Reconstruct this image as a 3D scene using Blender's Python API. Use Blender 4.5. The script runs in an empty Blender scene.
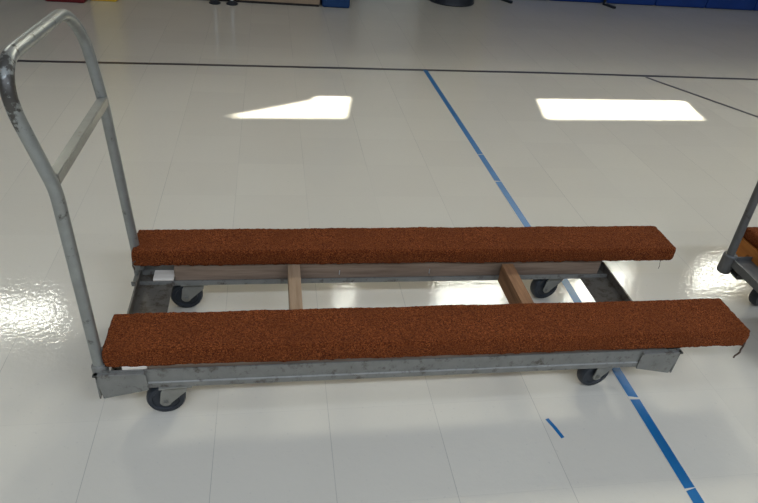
import bpy, bmesh, math, random
from mathutils import Vector, Matrix, noise
random.seed(7)
S = bpy.context.scene
COL = S.collection
S.view_settings.view_transform = 'Standard'
S.view_settings.look = 'None'
S.view_settings.exposure = 0.0
S.view_settings.gamma = 1.0
S.view_settings.use_curve_mapping = False

# ------------------------------------------------------------------ materials
def srgb(r, g, b):
    f = lambda c: (c/255/12.92) if c/255 <= .04045 else ((c/255+.055)/1.055)**2.4
    return (f(r), f(g), f(b), 1)

class NT:
    def __init__(self, name):
        self.m = bpy.data.materials.new(name); self.m.use_nodes = True
        self.t = self.m.node_tree; self.n = self.t.nodes; self.l = self.t.links
        self.b = self.n['Principled BSDF']; self.out = self.n['Material Output']
    def node(self, kind, **kw):
        x = self.n.new(kind)
        for k, v in kw.items(): setattr(x, k, v)
        return x
    def link(self, a, b): self.l.new(a, b)
    def coord(self, scale=(1, 1, 1)):
        tc = self.node('ShaderNodeTexCoord'); mp = self.node('ShaderNodeMapping')
        mp.inputs['Scale'].default_value = scale
        self.link(tc.outputs['Object'], mp.inputs['Vector'])
        return mp.outputs['Vector']
    def noise(self, vec, scale, detail=3, rough=.55):
        x = self.node('ShaderNodeTexNoise'); x.inputs['Scale'].default_value = scale
        x.inputs['Detail'].default_value = detail; x.inputs['Roughness'].default_value = rough
        self.link(vec, x.inputs['Vector']); return x.outputs['Fac']
    def ramp(self, fac, stops):
        x = self.node('ShaderNodeValToRGB'); e = x.color_ramp.elements
        while len(e) < len(stops): e.new(.5)
        for s, (p, c) in zip(e, stops): s.position = p; s.color = c
        self.link(fac, x.inputs['Fac']); return x.outputs['Color']
    def mix(self, fac, a, b, blend='MIX'):
        x = self.node('ShaderNodeMix', data_type='RGBA', blend_type=blend)
        for sock, v in ((x.inputs[0], fac), (x.inputs[6], a), (x.inputs[7], b)):
            if isinstance(v, (int, float, tuple)): sock.default_value = v
            else: self.link(v, sock)
        return x.outputs[2]
    def math(self, op, a, b=None, c=None):
        x = self.node('ShaderNodeMath', operation=op)
        for sock, v in zip(x.inputs, (a, b, c)):
            if v is None: continue
            if isinstance(v, (int, float)): sock.default_value = v
            else: self.link(v, sock)
        return x.outputs[0]
    def bump(self, h, strength, dist):
        x = self.node('ShaderNodeBump'); x.inputs['Strength'].default_value = strength
        x.inputs['Distance'].default_value = dist
        self.link(h, x.inputs['Height']); self.link(x.outputs['Normal'], self.b.inputs['Normal'])
    def set(self, **kw):
        for k, v in kw.items():
            s = self.b.inputs[{'color': 'Base Color', 'rough': 'Roughness', 'metal': 'Metallic', 'spec': 'Specular IOR Level'}[k]]
            if isinstance(v, (int, float, tuple)): s.default_value = v
            else: self.link(v, s)
        return self

def mat_simple(name, col, rough=.6, metal=0, spec=.4, var=.12, scale=20, bump=0, bscale=200):
    m = NT(name); v = m.coord()
    f = m.noise(v, scale, 4)
    a = tuple(c*(1-var) for c in col[:3])+(1,); b = tuple(min(1, c*(1+var)) for c in col[:3])+(1,)
    m.set(color=m.ramp(f, [(.3, a), (.7, b)]), rough=rough, metal=metal, spec=spec)
    if bump: m.bump(m.noise(v, bscale, 3), bump, .002)
    return m.m

TILE = .3048; SEAM_X = .2996; SEAM_Y = -.007
def mat_floor():
    m = NT('vinyl_tile'); tc = m.node('ShaderNodeTexCoord'); v = tc.outputs['Object']
    sp = m.node('ShaderNodeSeparateXYZ'); m.link(v, sp.inputs[0])
    def seam(c, off, w):
        t = m.math('DIVIDE', m.math('SUBTRACT', c, off), TILE)
        fr = m.math('FRACT', t); d = m.math('MINIMUM', fr, m.math('SUBTRACT', 1.0, fr))
        return m.math('FLOOR', t), m.math('LESS_THAN', d, w/TILE)
    ix, sx = seam(sp.outputs[0], SEAM_X, .0008)
    iy, sy = seam(sp.outputs[1], SEAM_Y, .0006)
    cb = m.node('ShaderNodeCombineXYZ'); m.link(ix, cb.inputs[0]); m.link(iy, cb.inputs[1])
    wn = m.node('ShaderNodeTexWhiteNoise', noise_dimensions='2D'); m.link(cb.outputs[0], wn.inputs['Vector'])
    base = m.mix(wn.outputs['Value'], (.655, .610, .515, 1), (.685, .64, .54, 1))
    cloud = m.noise(v, 2.2, 4)
    base = m.mix(m.math('MULTIPLY', cloud, .22), base, (.47, .44, .38, 1))
    fleck = m.ramp(m.noise(v, 75, 2, .7), [(.66, (0, 0, 0, 1)), (.74, (1, 1, 1, 1))])
    base = m.mix(m.math('MULTIPLY', fleck, .22), base, (.34, .33, .31, 1))
    mp = m.node('ShaderNodeMapping'); mp.inputs['Scale'].default_value = (4, 26, 1); mp.inputs['Rotation'].default_value = (0, 0, .5)
    m.link(v, mp.inputs['Vector'])
    scuff = m.ramp(m.noise(mp.outputs['Vector'], 1.6, 3, .6), [(.70, (0, 0, 0, 1)), (.78, (1, 1, 1, 1))])
    base = m.mix(m.math('MULTIPLY', scuff, .12), base, (.3, .29, .27, 1))
    fade = m.ramp(m.noise(v, 1.3, 2), [(.36, (.15, .15, .15, 1)), (.58, (1, 1, 1, 1))])
    base = m.mix(m.math('MULTIPLY', m.math('MULTIPLY', sx, .42), fade), base, (.13, .125, .115, 1))
    base = m.mix(m.math('MULTIPLY', sy, .10), base, (.13, .125, .115, 1))
    rg = m.noise(v, 14, 4)
    rr = m.node('ShaderNodeMapRange'); rr.inputs[3].default_value = .05; rr.inputs[4].default_value = .085
    m.link(rg, rr.inputs[0])
    m.set(color=base, rough=rr.outputs[0], spec=.14)
    m.bump(m.noise(v, 52, 2, .55), .17, .003)
    return m.m

def mat_carpet():
    m = NT('rust_carpet'); v = m.coord()
    f = m.noise(v, 260, 3, .75); g = m.noise(v, 9, 4)
    c = m.ramp(f, [(.34, (.026, .006, .003, 1)), (.5, (.18, .041, .010, 1)), (.64, (.43, .125, .036, 1))])
    c = m.mix(m.ramp(g, [(.35, (0, 0, 0, 1)), (.7, (.55, .55, .55, 1))]), c, (.15, .037, .010, 1))
    vor = m.node('ShaderNodeTexVoronoi'); vor.inputs['Scale'].default_value = 230
    m.link(v, vor.inputs['Vector'])
    m.set(color=c, rough=.95, spec=.08)
    m.bump(m.math('SUBTRACT', f, vor.outputs['Distance']), 1.0, .005)
    m.b.inputs['Sheen Weight'].default_value = .06
    m.b.inputs['Sheen Roughness'].default_value = .5
    m.b.inputs['Sheen Tint'].default_value = (.8, .4, .22, 1)
    return m.m

def mat_metal(name, col, rust, rough, metal, lo=.60, hi=.68, worn=None):
    m = NT(name); v = m.coord()
    f = m.noise(v, 18, 5, .65)
    a = tuple(c*.85 for c in col[:3])+(1,); b = tuple(c*1.12 for c in col[:3])+(1,)
    base = m.ramp(f, [(.3, a), (.7, b)])
    s = m.ramp(m.noise(v, 32, 5, .7), [(lo, (0, 0, 0, 1)), (hi, (.8, .8, .8, 1))])
    base = m.mix(s, base, rust)
    if worn:                                   # a dark worn patch of bare steel on the upper bend
        vd = m.node('ShaderNodeVectorMath', operation='DISTANCE'); m.link(v, vd.inputs[0]); vd.inputs[1].default_value = worn
        k = m.math('SUBTRACT', m.math('ADD', m.noise(v, 40, 4, .7), .10), m.math('MULTIPLY', vd.outputs['Value'], 2.6))
        base = m.mix(m.ramp(k, [(.42, (0, 0, 0, 1)), (.5, (.85, .85, .85, 1))]), base, rust)
    m.set(color=base, rough=rough, metal=metal, spec=.4)
    m.bump(m.noise(v, 160, 2), .12, .001)
    return m.m

def mat_wood(name, dark, light, axis=0):
    m = NT(name)
    sc = [40, 40, 40]; sc[axis] = 3
    v = m.coord(tuple(sc))
    f = m.noise(v, 1.4, 5, .65)
    m.set(color=m.ramp(f, [(.25, dark), (.75, light)]), rough=.75, spec=.2)
    m.bump(f, .15, .001)
    return m.m

def mat_glass():
    m = NT('window_glass'); m.n.remove(m.b)
    tr = m.node('ShaderNodeBsdfTransparent'); gl = m.node('ShaderNodeBsdfGlossy')
    gl.inputs['Roughness'].default_value = .03; tr.inputs['Color'].default_value = (.94, .96, .95, 1)
    mx = m.node('ShaderNodeMixShader'); mx.inputs[0].default_value = .06
    m.link(tr.outputs[0], mx.inputs[1]); m.link(gl.outputs[0], mx.inputs[2]); m.link(mx.outputs[0], m.out.inputs[0])
    return m.m

M = dict(
    floor=mat_floor(), carpet=mat_carpet(),
    frame=mat_metal('grey_frame_paint', (.215, .212, .19), (.075, .058, .042, 1), .5, .2, .54, .66),
    handle=mat_metal('grey_handle_tube', (.285, .295, .275), (.05, .042, .035, 1), .36, .5, .60, .70, (-.052, .012, .90)),
    channel=mat_metal('grimy_steel', (.155, .14, .115), (.07, .05, .03, 1), .5, .3, .5, .62),
    darksteel=mat_metal('dark_steel', (.12, .12, .115), (.06, .05, .04, 1), .45, .3),
    fork=mat_metal('zinc_plate', (.29, .285, .25), (.2, .18, .15, 1), .42, .5),
    rubber=mat_simple('black_rubber', (.022, .026, .032), .45, spec=.4, var=.3, scale=30),
    plank=mat_wood('weathered_plank', (.15, .10, .068, 1), (.33, .24, .17, 1)),
    plankdark=mat_wood('shaded_plank', (.14, .10, .07, 1), (.30, .23, .17, 1)),
    shim=mat_wood('bare_pine', (.62, .55, .45, 1), (.80, .74, .65, 1)),
    cross=mat_wood('brown_pine', (.15, .070, .032, 1), (.36, .19, .095, 1), 1),
    crosspale=mat_wood('pale_pine', (.22, .14, .08, 1), (.40, .28, .18, 1), 1),
    orange=mat_wood('orange_wood', (.30, .10, .02, 1), (.50, .19, .04, 1), 1),
    nail=mat_simple('bright_nail', (.8, .8, .78), .3, .6),
    thread=mat_simple('brown_yarn', (.09, .055, .035), .9),
    tape=mat_simple('blue_tape', (.006, .135, .34), .36, spec=.5, var=.12, scale=12),
    stripe=mat_simple('dark_floor_stripe', (.055, .046, .05), .35, spec=.4),
    cream=mat_simple('cream_wall_paint', (.22, .205, .175), .8, var=.03, scale=3),
    backwall=mat_simple('warm_wall_paint', (.29, .225, .145), .8, var=.03, scale=3),
    ceil=mat_simple('ceiling_paint', (.2, .195, .18), .9, var=.03, scale=2),
    tan=mat_simple('tan_panel', (.33, .24, .16), .6, var=.05, scale=3),
    base=mat_simple('gap_shadow_black', (.02, .016, .013), .5),  # painted shadow below the tan partition
    brown=mat_simple('dark_brown_door', (.05, .04, .03), .55),
    bluepad=mat_simple('blue_vinyl', (.006, .04, .21), .45, spec=.35, var=.08, scale=6),
    bluecol=mat_simple('navy_vinyl', (.012, .05, .15), .5, spec=.3, var=.08, scale=6),
    red=mat_simple('dark_red_vinyl', (.16, .012, .016), .5, var=.1),
    yellow=mat_simple('yellow_vinyl', (.80, .54, .05), .55, var=.06),
    door=mat_simple('pale_door_paint', (.74, .74, .70), .5, var=.02),
    bin=mat_simple('black_bin_plastic', (.018, .022, .03), .45),
    chrome=mat_simple('chrome', (.8, .8, .8), .15, 1),
    white=mat_simple('white_plastic', (.85, .85, .82), .4, var=.02),
    winframe=mat_simple('window_frame_metal', (.30, .28, .25), .5),
    blocker=mat_simple('blocker_grey', (.12, .12, .12), .9),
    glass=mat_glass(),
)

# ------------------------------------------------------------------ mesh helpers
def add_box(bm, x0, x1, y0, y1, z0, z1, bev=0):
    c = [(x, y, z) for z in (z0, z1) for y in (y0, y1) for x in (x0, x1)]
    v = [bm.verts.new(p) for p in c]
    fs = [bm.faces.new([v[i] for i in q]) for q in ((0, 2, 3, 1), (4, 5, 7, 6), (0, 1, 5, 4), (2, 6, 7, 3), (0, 4, 6, 2), (1, 3, 7, 5))]
    if bev:
        es = list({e for f in fs for e in f.edges})
        bmesh.ops.bevel(bm, geom=es, offset=bev, segments=2, affect='EDGES', profile=.5)
    return v

def add_prism(bm, poly, axis, a, b):
    """polygon (2-D) extruded along axis ('x','y','z') from a to b"""
    def P(q, t):
        return {'x': (t, q[0], q[1]), 'y': (q[0], t, q[1]), 'z': (q[0], q[1], t)}[axis]
    lo = [bm.verts.new(P(q, a)) for q in poly]; hi = [bm.verts.new(P(q, b)) for q in poly]
    n = len(poly)
    bm.faces.new(lo); bm.faces.new(list(reversed(hi)))
    for i in range(n): bm.faces.new((lo[i], hi[i], hi[(i+1) % n], lo[(i+1) % n]))

def add_tube(bm, pts, r, seg=16, caps=True):
    pts = [Vector(p) for p in pts]; n = len(pts)
    rad = r if isinstance(r, (list, tuple)) else [r]*n
    tan = [((pts[min(i+1, n-1)]-pts[max(i-1, 0)]).normalized()) for i in range(n)]
    up = Vector((0, 0, 1)) if abs(tan[0].z) < .9 else Vector((0, 1, 0))
    nrm = (up-tan[0]*up.dot(tan[0])).normalized()
    rings = []
    for i in range(n):
        nrm = (nrm-tan[i]*nrm.dot(tan[i])).normalized(); bi = tan[i].cross(nrm)
        rings.append([bm.verts.new(pts[i]+rad[i]*(math.cos(2*math.pi*k/seg)*nrm+math.sin(2*math.pi*k/seg)*bi)) for k in range(seg)])
    for i in range(n-1):
        for k in range(seg):
            bm.faces.new((rings[i][k], rings[i][(k+1) % seg], rings[i+1][(k+1) % seg], rings[i+1][k]))
    if caps: bm.faces.new(list(reversed(rings[0]))); bm.faces.new(rings[-1])

def add_lathe(bm, prof, origin=(0, 0, 0), axis='z', seg=40):
    """prof: list of (radius, height)"""
    o = Vector(origin); rings = []
    for r, h in prof:
        ring = []
        for k in range(seg):
            a = 2*math.pi*k/seg; c, s = r*math.cos(a), r*math.sin(a)
            ring.append(bm.verts.new(o+Vector((c, s, h) if axis == 'z' else (c, h, s))))
        rings.append(ring)
    for i in range(len(prof)-1):
        for k in range(seg):
            bm.faces.new((rings[i][k], rings[i][(k+1) % seg], rings[i+1][(k+1) % seg], rings[i+1][k]))
    bm.faces.new(rings[0]); bm.faces.new(rings[-1])

def obj(name, bm, m, parent=None, smooth=None, rot=0, loc=(0, 0, 0)):
    bmesh.ops.recalc_face_normals(bm, faces=bm.faces)
    me = bpy.data.meshes.new(name); bm.to_mesh(me); bm.free()
    me.materials.append(m)
    o = bpy.data.objects.new(name, me); COL.objects.link(o)
    o.location = loc; o.rotation_euler.z = rot
    if smooth is not None:
        me.polygons.foreach_set('use_smooth', [True]*len(me.polygons))
        if smooth > 0:
            bm2 = bmesh.new(); bm2.from_mesh(me)
            for e in bm2.edges:
                if len(e.link_faces) == 2 and e.calc_face_angle(0) > math.radians(smooth): e.smooth = False
            bm2.to_mesh(me); bm2.free()
    if parent is not None: o.parent = parent
    return o

def BM(): return bmesh.new()
def box(name, x0, x1, y0, y1, z0, z1, m, parent=None, bev=0, **k):
    bm = BM(); add_box(bm, x0, x1, y0, y1, z0, z1, bev); return obj(name, bm, m, parent, **k)
def tag(o, label, cat, group=None):
    o['label'] = label; o['category'] = cat
    if group: o['group'] = group
    return o
def thing(name, label, cat, loc=(0, 0, 0), rot=0, group=None):
    o = bpy.data.objects.new(name, None); COL.objects.link(o)
    o.empty_display_size = .1; o.location = loc; o.rotation_euler.z = rot
    return tag(o, label, cat, group)
def struct(o):
    o['kind'] = 'structure'; return o

# ------------------------------------------------------------------ camera (fitted to the photograph)
PITCH, ROLL, YAW, F = .594852, .106528, .204222, 625.127
cp, sp_, cy_, sy_ = math.cos(PITCH), math.sin(PITCH), math.cos(YAW), math.sin(YAW)
fw = Vector((sy_*cp, cy_*cp, -sp_)); rt = Vector((cy_, -sy_, 0)); up = rt.cross(fw)
r2 = math.cos(ROLL)*rt+math.sin(ROLL)*up; u2 = -math.sin(ROLL)*rt+math.cos(ROLL)*up
cd = bpy.data.cameras.new('camera'); cam = bpy.data.objects.new('camera', cd); COL.objects.link(cam)
Rm = Matrix((r2, u2, -fw)).transposed().to_4x4(); Rm.translation = Vector((.454172, -1.207212, 1.368921))
cam.matrix_world = Rm
cd.sensor_width = 36; cd.lens = F*36/758; cd.clip_start = .02
S.camera = cam

# ------------------------------------------------------------------ the hall
X0, X1, Y0, H = -7.0, 10.0, -10.0, 6.6
SL = .055; TH = math.atan(SL); WO = (2.66, 5.44)          # window wall: a line through WO with slope SL
def wall_y(x): return WO[1]+SL*(x-WO[0])
struct(box('floor', X0, X1, Y0, 6.4, -.1, 0, M['floor']))
struct(box('ceiling', X0, X1, Y0, 6.4, H, H+.1, M['ceil']))
struct(box('wall_left', X0-.15, X0, Y0, 6.4, 0, H, M['cream']))
struct(box('wall_right', X1, X1+.15, Y0, 6.4, 0, H, M['cream']))
struct(box('wall_front', X0, X1, Y0-.15, Y0, 0, H, M['cream']))
SUNXY = .19; SUNK = 1.293                                   # sun direction: (.19, 1, 1.293) seen from the floor
def to_wall(x, y):
    t = (wall_y(x)-y)/(1-SL*SUNXY)
    xx = x+SUNXY*t
    return ((xx-WO[0])/math.cos(TH), SUNK*t)                # along-wall coordinate, height
ZB, ZT, WT = 3.62, 4.75, .20
wins = [(-6.0, -4.79), (.42-WO[0], 1.555-WO[0]), (.06, 1.225), (2.10, 3.2), (4.2, 5.35)]
bm = BM()
cuts = sorted(wins); a = -9.7; e = 7.4
add_box(bm, a, e, 0, WT, 0, ZB); add_box(bm, a, e, 0, WT, ZT, H)
for i in range(len(cuts)+1):
    l = a if i == 0 else cuts[i-1][1]; r = e if i == len(cuts) else cuts[i][0]
    add_box(bm, l, r, 0, WT, ZB, ZT)
TOPS = [4.26, ZT, ZT, ZT, 4.26]                             # the outermost windows are lower
for (l, r), zt_ in zip(cuts, TOPS):
    if zt_ < ZT: add_box(bm, l, r, 0, WT, zt_, ZT)
struct(obj('wall_back', bm, M['backwall'], rot=TH, loc=(WO[0], WO[1], 0)))
bm = BM(); add_box(bm, a, e, WT+.001, .40, ZT, ZT+.12); struct(obj('trim_2', bm, M['winframe'], rot=TH, loc=(WO[0], WO[1], 0)))      # unseen eave added outside to trim the sun and sky light
for i, (l, r) in enumerate(wins):
    w = bpy.data.objects.new('window_%d' % (i+1), None); COL.objects.link(w); struct(w)
    w.location = (WO[0]+l*math.cos(TH), WO[1]+l*math.sin(TH), ZB); w.rotation_euler.z = TH
    L, hh = r-l, TOPS[i]-ZB
    bm = BM(); t = .025
    add_box(bm, 0, L, WT-.06, WT-.01, 0, t); add_box(bm, 0, L, WT-.06, WT-.01, hh-t, hh)
    add_box(bm, 0, t, WT-.06, WT-.01, t, hh-t); add_box(bm, L-t, L, WT-.06, WT-.01, t, hh-t)
    obj('window_frame', bm, M['winframe'], w)
    box('window_sill', -.05, L+.05, -.15, -.001, -.05, 0, M['cream'], w)  # unseen ledge, added and sized to hold back steep daylight
    box('pane', t, L-t, WT-.038, WT-.032, t, hh-t, M['glass'], w)
    ld = bpy.data.lights.new('window_daylight', 'AREA'); ld.shape = 'RECTANGLE'; ld.size = L; ld.size_y = hh
    ld.cycles.is_portal = True
    lo = bpy.data.objects.new('window_daylight', ld); COL.objects.link(lo); lo.parent = w
    lo.location = (L/2, WT+.02, hh/2); lo.rotation_euler = (-math.pi/2, 0, 0)
# unseen block added outside, shaped to cut one corner of the sun patch
pts = [to_wall(.208, 2.053), to_wall(.698, 2.341), to_wall(.717, 2.465)]
D = .9
q = [(u+.06+SUNXY*D, z+SUNK*D) for u, z in pts]
poly = [(q[0][0]-1.0, q[0][1]+.62), (q[0][0]-.3, q[0][1]+.24), q[0], q[1], (q[1][0], q[1][1]-1.6), (q[0][0]-1.0, q[1][1]-1.6)]
bm = BM(); add_prism(bm, poly, 'y', D, D+1.0)
struct(obj('sun_blocker', bm, M['blocker'], rot=TH, loc=(WO[0], WO[1], 0)))
# tan partition in front of the window wall, on the left
PY = 4.60
bm = BM(); add_box(bm, X0, -2.35, PY, PY+.12, .02, 3.0); add_box(bm, -1.28, .885, PY, PY+.12, .02, 3.0); add_box(bm, -2.35, -1.28, PY, PY+.12, 2.1, 3.0)
add_box(bm, .765, .885, PY+.12, 5.33, .02, 3.0)
struct(obj('wall_partition', bm, M['tan']))
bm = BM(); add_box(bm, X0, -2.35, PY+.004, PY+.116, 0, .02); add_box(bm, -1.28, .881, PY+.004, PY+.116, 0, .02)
struct(obj('shadow_gap_strip', bm, M['base']))  # dark strip standing in for the shadow line under the partition
d2 = struct(box('door_2', -2.345, -1.285, PY+.03, PY+.09, .005, 2.095, M['brown']))
bm = BM(); add_tube(bm, [(-1.40, PY+.03, 1.0), (-1.40, PY-.03, 1.0), (-1.50, PY-.03, 1.0)], .011, 12); obj('door_handle', bm, M['chrome'], d2, smooth=40)
d1 = struct(bpy.data.objects.new('door_1', None)); COL.objects.link(d1)
d1.location = (WO[0], WO[1], 0); d1.rotation_euler.z = TH
box('door_leaf', -1.33, -.70, -.045, -.004, .01, 2.05, M['door'], d1, bev=.003)
bm = BM(); add_box(bm, -1.40, -1.335, -.055, -.002, 0, 2.12); add_box(bm, -.695, -.63, -.055, -.002, 0, 2.12); add_box(bm, -1.335, -.695, -.055, -.002, 2.055, 2.12)
obj('door_frame', bm, M['winframe'], d1)
bm = BM(); add_tube(bm, [(-1.27, -.045, 1.0), (-1.27, -.10, 1.0), (-1.16, -.10, 1.0)], .011, 12); obj('door_handle', bm, M['chrome'], d1, smooth=40)

# ------------------------------------------------------------------ things along the far wall
tag(box('column_pad', .905, 1.155, 4.592, 4.90, 0, 1.83, M['bluecol'], bev=.02), 'navy blue pad at the right end of the tan partition', 'pad')
tag(box('padded_post', -.985, -.775, 4.375, 4.595, 0, 2.7, M['yellow'], bev=.015), 'tall yellow padded post in front of the tan partition', 'post')
tag(box('crash_mat', -1.30, -.995, 4.27, 4.59, 0, .55, M['red'], bev=.02), 'dark red folded mat left of the yellow post', 'mat')
stand = thing('metal_stand', 'slim pale stand on two black feet before the tan partition', 'stand', (.06, 4.52, 0))
for dx in (-.072, .072):
    bm = BM(); add_tube(bm, [(dx, 0, .02), (dx, 0, 1.12)], .016, 14); lg = obj('leg', bm, M['white'], stand, smooth=40)
    bm = BM(); add_lathe(bm, [(.045, 0), (.05, .008), (.035, .022), (.016, .035)], (dx, 0, 0)); obj('foot', bm, M['rubber'], lg, smooth=40)
bm = BM(); add_tube(bm, [(-.13, 0, 1.12), (.13, 0, 1.12)], .014, 14); obj('crossbar', bm, M['chrome'], stand, smooth=40)
bm = BM(); add_tube(bm, [(-.072, 0, .55), (.072, 0, .55)], .008, 12); obj('brace', bm, M['chrome'], stand, smooth=40)
can = thing('trash_can', 'round black bin standing before the far wall', 'bin', (2.22, 5.13, 0))
bm = BM(); add_lathe(bm, [(.222, 0), (.232, .012), (.225, .03), (.25, .70), (.24, .70), (.215, .04)]); obj('bin_body', bm, M['bin'], can, smooth=40)
bm = BM(); add_lathe(bm, [(.245, .69), (.262, .69), (.262, .72), (.245, .72)]); obj('rim', bm, M['bin'], can, smooth=40)
MATS = ['leftmost blue wall mat, behind the left black floor bracket', 'blue wall mat between the two black floor brackets',
        'blue wall mat just right of the right black floor bracket', 'fourth blue wall mat from the left along the far wall',
        'fifth blue wall mat from the left along the far wall', 'rightmost blue wall mat, at the top right corner of the photo']
for i in range(6):
    m_ = box('wall_mat', .06+i*.64, .06+i*.64+.636, -.065, -.003, .002, 1.83, M['bluepad'], bev=.02, rot=TH, loc=(WO[0], WO[1], 0))
    tag(m_, MATS[i], 'mat', 'blue mats along the far wall')
for (x, y, dx, dy), lab in zip([(2.80, 5.345, .075, -.15), (3.985, 5.40, .05, -.16)],
                               ['left one of two black floor brackets before the blue mats', 'right one of two black floor brackets before the blue mats']):
    f = thing('floor_bracket', lab, 'bracket', (x, y, 0), group='black floor brackets')
    bm = BM(); n = Vector((-dy, dx, 0)).normalized()*.016
    add_prism(bm, [(n.x, n.y), (-n.x, -n.y), (dx-n.x, dy-n.y), (dx+n.x, dy+n.y)], 'z', 0, .022); obj('foot', bm, M['rubber'], f)
    bm = BM(); add_tube(bm, [(.004, -.003, .01), (.004, -.002, .30)], .015, 12); obj('upright', bm, M['rubber'], f, smooth=40)
    if f.location.x > 3:
        bm = BM(); add_lathe(bm, [(.012, .022), (.012, .03), (.008, .033)], (.008, -.03, 0), seg=16); obj('bolt', bm, M['chrome'], f, smooth=40)

# ------------------------------------------------------------------ floor markings
def strip(name, pts, w, m, h=.0007, ragged=0):
    bm = BM(); L = []
    n = len(pts)
    for i, p in enumerate(pts):
        a = Vector(pts[max(i-1, 0)]); b = Vector(pts[min(i+1, n-1)]); d = (b-a).normalized(); nr = Vector((-d.y, d.x))
        e = Vector(p); j = (random.uniform(-1, 1)*ragged, random.uniform(-1, 1)*ragged)
        L.append([bm.verts.new((*(e+nr*w/2+d*(j[0] if i in (0, n-1) else 0)), z)) for z in (0, h)]+[bm.verts.new((*(e-nr*w/2+d*(j[1] if i in (0, n-1) else 0)), z)) for z in (0, h)])
    for i in range(n-1):
        A, B = L[i], L[i+1]
        bm.faces.new((A[1], B[1], B[3], A[3])); bm.faces.new((A[0], A[2], B[2], B[0]))
        bm.faces.new((A[0], B[0], B[1], A[1])); bm.faces.new((A[2], A[3], B[3], B[2]))
    bm.faces.new((L[0][0], L[0][1], L[0][3], L[0][2])); bm.faces.new((L[-1][0], L[-1][2], L[-1][3], L[-1][1]))
    return obj(name, bm, m)
TX = [(2.985, 1.512), (1.8, 1.530), (.966, 1.542), (.565, 1.556), (.3, 1.548), (.111, 1.538), (-.385, 1.536), (-.8, 1.534)]
def tx(y):
    for (ya, xa), (yb, xb) in zip(TX, TX[1:]):
        if ya >= y >= yb: return xa+(xb-xa)*(ya-y)/(ya-yb)
    return TX[-1][1]
for (ya, yb), lab in zip([(2.985, 1.664), (1.655, 1.366), (1.356, -.019), (-.029, -.338), (-.345, -.8)],
                         ['longest far piece of blue tape, running from the dark stripe', 'short piece of blue tape midway beyond the cart',
                          'blue tape piece running under the carpeted cart', 'blue tape piece just in front of the cart', 'nearest blue tape piece at the bottom edge']):
    k = max(2, int((ya-yb)/.1)+1)
    tag(strip('floor_tape', [(tx(ya+(yb-ya)*i/(k-1)), ya+(yb-ya)*i/(k-1)) for i in range(k)], .031, M['tape'], ragged=.006), lab, 'tape', 'pieces of the blue tape line')
tag(strip('tape_scrap', [(1.233, -.088), (1.244, -.12), (1.254, -.157)], .011, M['tape'], ragged=.004), 'small loose scrap of blue tape on the floor before the cart', 'tape')
tag(strip('floor_stripe', [(-5, 2.62), (-1.16, 2.842), (-.058, 2.908), (1.191, 2.972), (2.614, 3.045), (4.204, 3.09), (8.5, 3.28)], .036, M['stripe'], h=.0004),
    'long dark stripe crossing the whole floor', 'stripe')
tag(strip('floor_stripe', [(3.215, 3.03), (3.64, 2.305), (4.4, 1.0)], .030, M['stripe'], h=.0005), 'diagonal dark stripe branching off the long one at right', 'stripe')

# ------------------------------------------------------------------ the cart
ZR0, ZR1 = .112, .173          # side rail
FW = .49                       # frame depth
LEN = 1.645
def rounded_ring(w, h, r, step):
    """points around a rounded rectangle (y,z), with normals, clockwise from bottom"""
    pts = []
    def line(a, b, n):
        L = math.dist(a, b); k = max(1, round(L/step))
        for i in range(k): pts.append(((a[0]+(b[0]-a[0])*i/k, a[1]+(b[1]-a[1])*i/k), n))
    def arc(c, a0, a1):
        k = max(3, round(abs(a1-a0)*r/step))
        for i in range(k):
            t = a0+(a1-a0)*i/k; pts.append(((c[0]+r*math.cos(t), c[1]+r*math.sin(t)), (math.cos(t), math.sin(t))))
    pi = math.pi
    line((r, 0), (w-r, 0), (0, -1)); arc((w-r, r), -pi/2, 0); line((w, r), (w, h-r), (1, 0)); arc((w-r, h-r), 0, pi/2)
    line((w-r, h), (r, h), (0, 1)); arc((r, h-r), pi/2, pi); line((0, h-r), (0, r), (-1, 0)); arc((r, r), pi, 1.5*pi)
    return pts
def carpet_board(name, parent, x0, x1, yl, yr, z0, z1, seed, step=.0045, m='carpet'):
    """yl, yr: (front,back) edge at the left and right end"""
    bm = BM(); w = yl[1]-yl[0]; h = z1-z0
    ring = rounded_ring(w, h, .009, step); n = len(ring)
    nx = int((x1-x0)/step); rows = []
    for i in range(nx+1):
        t = i/nx; x = x0+(x1-x0)*t
        end = min(i, nx-i)*step
        sh = 0 if end > .008 else .008-math.sqrt(max(0, .008**2-(.008-end)**2))
        row = []
        f = yl[0]+(yr[0]-yl[0])*t; b = yl[1]+(yr[1]-yl[1])*t
        for (y, z), (ny, nz) in ring:
            yy = f+(b-f)*(sh+(y/w)*(w-2*sh))/w; zz = z0+sh+(z/h)*(h-2*sh)
            q = Vector((x*1.0, yy+seed, zz))
            d = .0016*noise.noise(q*190)+.0012*noise.noise(q*70)+.0022*noise.noise(q*7)
            d -= .0022*math.exp(-((z-(h-.006))/.004)**2) if ny < -.6 else 0     # crease below the folded edge
            low = 0
            if z < .012: low = -.006*max(0, noise.noise(Vector((x*42, seed, ny*2))))-.002*abs(noise.noise(Vector((x*240, seed, ny))))
            row.append(bm.verts.new((x+.002*noise.noise(q*60), yy+ny*d, zz+nz*d+low)))
        rows.append(row)
    for i in range(nx):
        for k in range(n):
            bm.faces.new((rows[i][k], rows[i+1][k], rows[i+1][(k+1) % n], rows[i][(k+1) % n]))
    bm.faces.new(rows[0]); bm.faces.new(list(reversed(rows[-1])))
    return obj(name, bm, M[m], parent, smooth=0)

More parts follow.
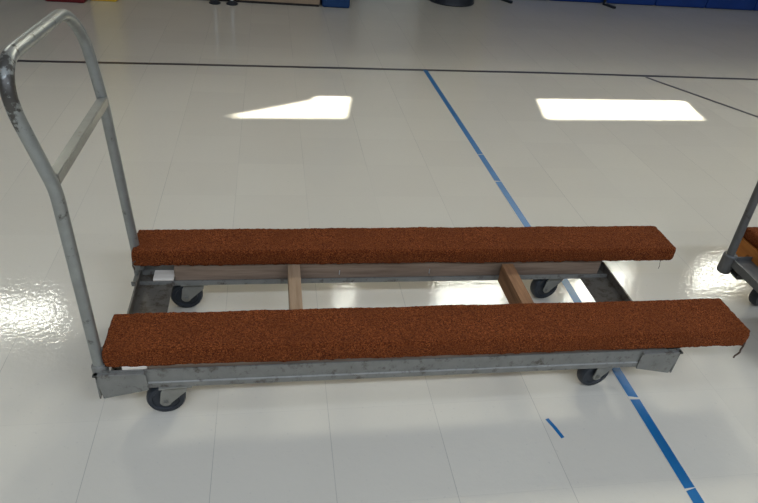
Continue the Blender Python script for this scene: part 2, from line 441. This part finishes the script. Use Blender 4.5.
def fillet(pts, radii, k=10):
    P = [Vector(p) for p in pts]; out = [P[0]]
    for i in range(1, len(P)-1):
        a, b, c = P[i-1], P[i], P[i+1]; r = radii[i-1]
        u = (a-b).normalized(); v = (c-b).normalized()
        ang = u.angle(v); t = r/math.tan(ang/2)
        s, e = b+u*t, b+v*t
        ctr = b+(u+v).normalized()*(r/math.sin(ang/2))
        va, vb = s-ctr, e-ctr; om = va.angle(vb)
        for j in range(k+1):
            f = j/k; out.append(ctr+(va*math.sin((1-f)*om)+vb*math.sin(f*om))/math.sin(om))
    out.append(P[-1]); return out

def caster(parent, x, y, rot, offs=.030):
    c = bpy.data.objects.new('caster', None)
    def poly_plate():
        top = .098; pts = [(-.034, top), (.028, top), (.026, .086)]
        for i in range(9):
            a = math.radians(-20-i*20); pts.append((-offs+.015*math.cos(a), .051+.015*math.sin(a)))
        pts.append((-offs-.010, .085)); return pts
    bm = BM()
    for s in (-1, 1): add_prism(bm, poly_plate(), 'y', s*.0205, s*.0240)
    add_box(bm, -.028, .028, -.024, .024, .095, .099)
    add_lathe(bm, [(.026, .099), (.028, .102), (.026, .107)], seg=24)
    add_box(bm, -.042, .042, -.034, .034, .107, .1118, .001)
    c = obj('caster', bm, M['fork'], parent, smooth=30)
    c.location = (x, y, 0); c.rotation_euler.z = rot
    bm = BM(); R, w = .051, .016
    add_lathe(bm, [(.020, -w*.8), (.034, -w*.8), (.036, -w), (.046, -w), (R-.001, -w*.62), (R, -w*.3), (R, w*.3), (R-.001, w*.62), (.046, w), (.036, w), (.034, w*.8), (.020, w*.8)], (-offs, 0, .051), 'y', 44)
    obj('wheel', bm, M['rubber'], c, smooth=35)
    bm = BM()
    add_lathe(bm, [(.0075, -.0285), (.0075, -.0241)], (-offs, 0, .051), 'y', 6)
    add_lathe(bm, [(.005, -.031), (.005, .031)], (-offs, 0, .051), 'y', 16)
    add_lathe(bm, [(.0075, .0241), (.0075, .0285)], (-offs, 0, .051), 'y', 6)
    obj('axle_bolt', bm, M['fork'], c, smooth=30)
    return c

def bracket(parent, x, y, sx, sy):
    """corner skirt: a bent plate round the frame corner, deeper at the corner than at its ends"""
    bm = BM(); t = .004
    X = lambda u: x+sx*u
    Y = lambda u: y+sy*u
    add_prism(bm, [(X(-.004), .170), (X(.118), .163), (X(.120), .108), (X(.006), .084)], 'y', Y(-t), Y(0))
    if sy > 0: add_prism(bm, [(Y(-t), .170), (Y(.105), .163), (Y(.105), .108), (Y(-t), .084)], 'x', X(-.004), X(0))
    add_box(bm, *sorted((X(-.009), X(.116))), *sorted((Y(-.008), Y(.004))), .164, .170, .0015)
    if sy > 0: add_box(bm, *sorted((X(-.009), X(.004))), *sorted((Y(-.008), Y(.10))), .164, .170, .0015)
    return obj('corner_bracket', bm, M['frame'], parent)

def make_cart(label, loc, front, second=False):
    c = thing('platform_cart', label, 'cart', loc)
    fr = M['darksteel'] if second else M['frame']
    # side rails: channel with a stepped outer face and an inward lip
    for y, s in ((0, 1), (FW, -1)):
        w_ = .045 if s > 0 else .058
        prof = [(0, .131), (0, ZR1), (.004, ZR1), (.004, ZR0+.004), (w_-.004, ZR0+.004), (w_-.004, ZR0+.016), (w_, ZR0+.016), (w_, ZR0), (-.003, ZR0), (-.003, .128)]
        bm = BM(); add_prism(bm, [(y+s*a, b) for a, b in prof], 'x', .066 if second else .018, LEN-.018); obj('side_rail', bm, fr, c)
    # end channels: flat plate with a raised outer lip
    for x, s in ((.038, 1), (LEN-.014, -1)):
        zb, zt = (.154, .184) if second else (ZR0+.0005, .146)
        prof = [(0, zt), (.005, zt), (.005, zb+.004), (.104, zb+.004), (.104, zb), (0, zb)]
        bm = BM(); add_prism(bm, [(x+s*a, b) for a, b in prof], 'y', .0045, FW-.0045); obj('end_channel', bm, M['darksteel'] if second else M['channel'], c)
    for x, sx in ((.014, 1), (LEN-.008, -1)):
        for y, sy in ((-.003, 1), (FW+.003, -1)):
            if not (second and sx > 0): bracket(c, x+(sx*.022 if sy < 0 else 0), y, sx, sy)
    for x, y, a in front: caster(c, x, y, a)
    # planks carrying the boards
    p1 = box('support_plank', .135, 1.60, .009, .040, ZR0+.0045, .182, M['plankdark'], c, bev=.002)
    p2 = box('support_plank', .147, 1.60, .452, .485, ZR0+.0045, .186, M['plank'], c, bev=.002)
    if not second:
        for x in (.672, .978):
            bm = BM(); add_tube(bm, [(x, .4495, .133), (x, .4495, .150)], .0016, 8); obj('nail', bm, M['nail'], p2)
        box('shim', .074, .1345, .0045, .034, .150, .1815, M['shim'], c, bev=.002)
        box('shim', .083, .146, .434, .485, ZR0+.0165, .136, M['shim'], c, bev=.002)
        # loose cross pieces between the planks
        box('wooden_crosspiece', .502, .541, .0465, .4495, .130, .1815, M['crosspale'], c, bev=.0015)
        box('wooden_crosspiece', 1.2215, 1.2615, .0465, .4315, .109, .1815, M['cross'], c, bev=.0015)
    # handle
    yf, yb = (.020, .480)
    r = .0142
    path = fillet([(.018, yf, .150), (.010, yf-.001, .685), (-.030, yf-.003, .850), (-.040, yf-.002, .948), (-.020, yb+.010, .945), (.012, yb, .70), (.038, yb, .150)], [.25, .25, .075, .125, .5])
    bm = BM(); add_tube(bm, path, r, 20); h = obj('handle', bm, M['darksteel'] if second else M['handle'], c, smooth=40)
    bm = BM()
    a, b = Vector((.007, yf+.006, .704)), Vector((.014, yb-.006, .702))
    d = (b-a).normalized(); side = Vector((1, 0, 0)); side = (side-d*side.dot(d)).normalized(); u = side.cross(d)
    if u.z < 0: u = -u
    V = []
    for e in (a, b):
        V.append([bm.verts.new(e+side*i*.012+u*j*.0125) for i, j in ((-1, -1), (1, -1), (1, 1), (-1, 1))])
    for k in range(4): bm.faces.new((V[0][k], V[0][(k+1) % 4], V[1][(k+1) % 4], V[1][k]))
    bm.faces.new(V[0]); bm.faces.new(list(reversed(V[1])))
    bmesh.ops.bevel(bm, geom=bm.edges[:], offset=.002, segments=2, affect='EDGES')
    obj('cross_brace', bm, M['fork'] if not second else M['darksteel'], h)
    for x, y in ((.018, yf), (.038, yb)):
        bm = BM()
        if second: add_lathe(bm, [(.020, .116), (.0235, .119), (.024, .190), (.020, .194), (.015, .194)], (x, y, 0), seg=24)
        else: add_lathe(bm, [(.018, .150), (.020, .153), (.020, .176), (.0175, .183), (.0145, .185)], (x, y, 0), seg=24)
        obj('post_socket', bm, fr, c, smooth=35)
    return c

cart = make_cart('grey tube handled cart with two long rust brown carpeted boards', (0, 0, 0),
                 [(.198, .027, math.radians(4)), (1.450, .050, math.radians(9)), (.206, .468, math.radians(2)), (1.452, .478, math.radians(8))])
b1 = carpet_board('carpeted_board', cart, .031, 1.850, (.005, .157), (-.004, .160), .180, .236, 0.0)
b2 = carpet_board('carpeted_board', cart, .028, 1.862, (.440, .575), (.432, .592), .183, .236, 3.7)
def thread(parent, pts, r=.0016):
    bm = BM(); add_tube(bm, pts, r, 8); return obj('loose_thread', bm, M['thread'], parent, smooth=0)
thread(b1, [(1.842, -.004, .196), (1.841, -.006, .182), (1.838, -.007, .170), (1.839, -.008, .160), (1.834, -.008, .152), (1.828, -.008, .146), (1.826, -.009, .139)], .0026)
thread(b2, [(1.812, .432, .192), (1.812, .430, .178), (1.816, .430, .165), (1.815, .430, .152)], .0008)
thread(b2, [(.040, .440, .205), (.032, .437, .198), (.030, .436, .188), (.034, .435, .180), (.033, .435, .174)], .0022)

# second cart, parked at the right and mostly out of view
c2 = make_cart('dark steel cart with orange carpeted board, cut off at right edge', (2.070, -.022, 0),
               [(.245, .05, .1), (1.475, .05, .2), (.222, .432, .3), (1.48, .478, .1)], second=True)
carpet_board('carpeted_board', c2, .115, 1.93, (.005, .146), (-.005, .148), .187, .236, 7.1, step=.007)
carpet_board('carpeted_board', c2, .150, 1.95, (.43, .59), (.43, .59), .200, .243, 9.9, step=.007)
bm = BM(); add_prism(bm, [(.42, .20), (.585, .20), (.585, .118), (.53, .118), (.515, .165), (.49, .165), (.475, .118), (.42, .118)], 'x', .142, .18)
obj('end_board', bm, M['orange'], c2)

# ------------------------------------------------------------------ light
w = bpy.data.worlds.new('sky'); S.world = w; w.use_nodes = True
bg = w.node_tree.nodes['Background']; bg.inputs[0].default_value = (1.0, .968, .885, 1); bg.inputs[1].default_value = 56.0
sd = bpy.data.lights.new('sun', 'SUN'); sd.energy = 28; sd.angle = math.radians(.6); sd.color = (1, .95, .86)
so = bpy.data.objects.new('sun', sd); COL.objects.link(so); so.location = (3, 12, 12)
so.rotation_euler = Vector((SUNXY, 1, SUNK)).to_track_quat('Z', 'Y').to_euler()
for x in (-3.6, 0, 3.6, 7.0):  # unseen fill lights added overhead to brighten the hall, no fittings
    for y, p in ((-7.5, 54), (-4.2, 100), (-.6, 10)):
        ld = bpy.data.lights.new('fill_light', 'AREA'); ld.shape = 'RECTANGLE'; ld.size = 2.2; ld.size_y = .6; ld.energy = p; ld.color = (.85, .97, 1.17)
        lo = bpy.data.objects.new('fill_light', ld); COL.objects.link(lo); lo.location = (x, y, 5.2)
cy = S.cycles
cy.use_denoising = True
cy.max_bounces = 8; cy.diffuse_bounces = 4; cy.glossy_bounces = 4; cy.transparent_max_bounces = 8
cy.caustics_reflective = False; cy.caustics_refractive = False
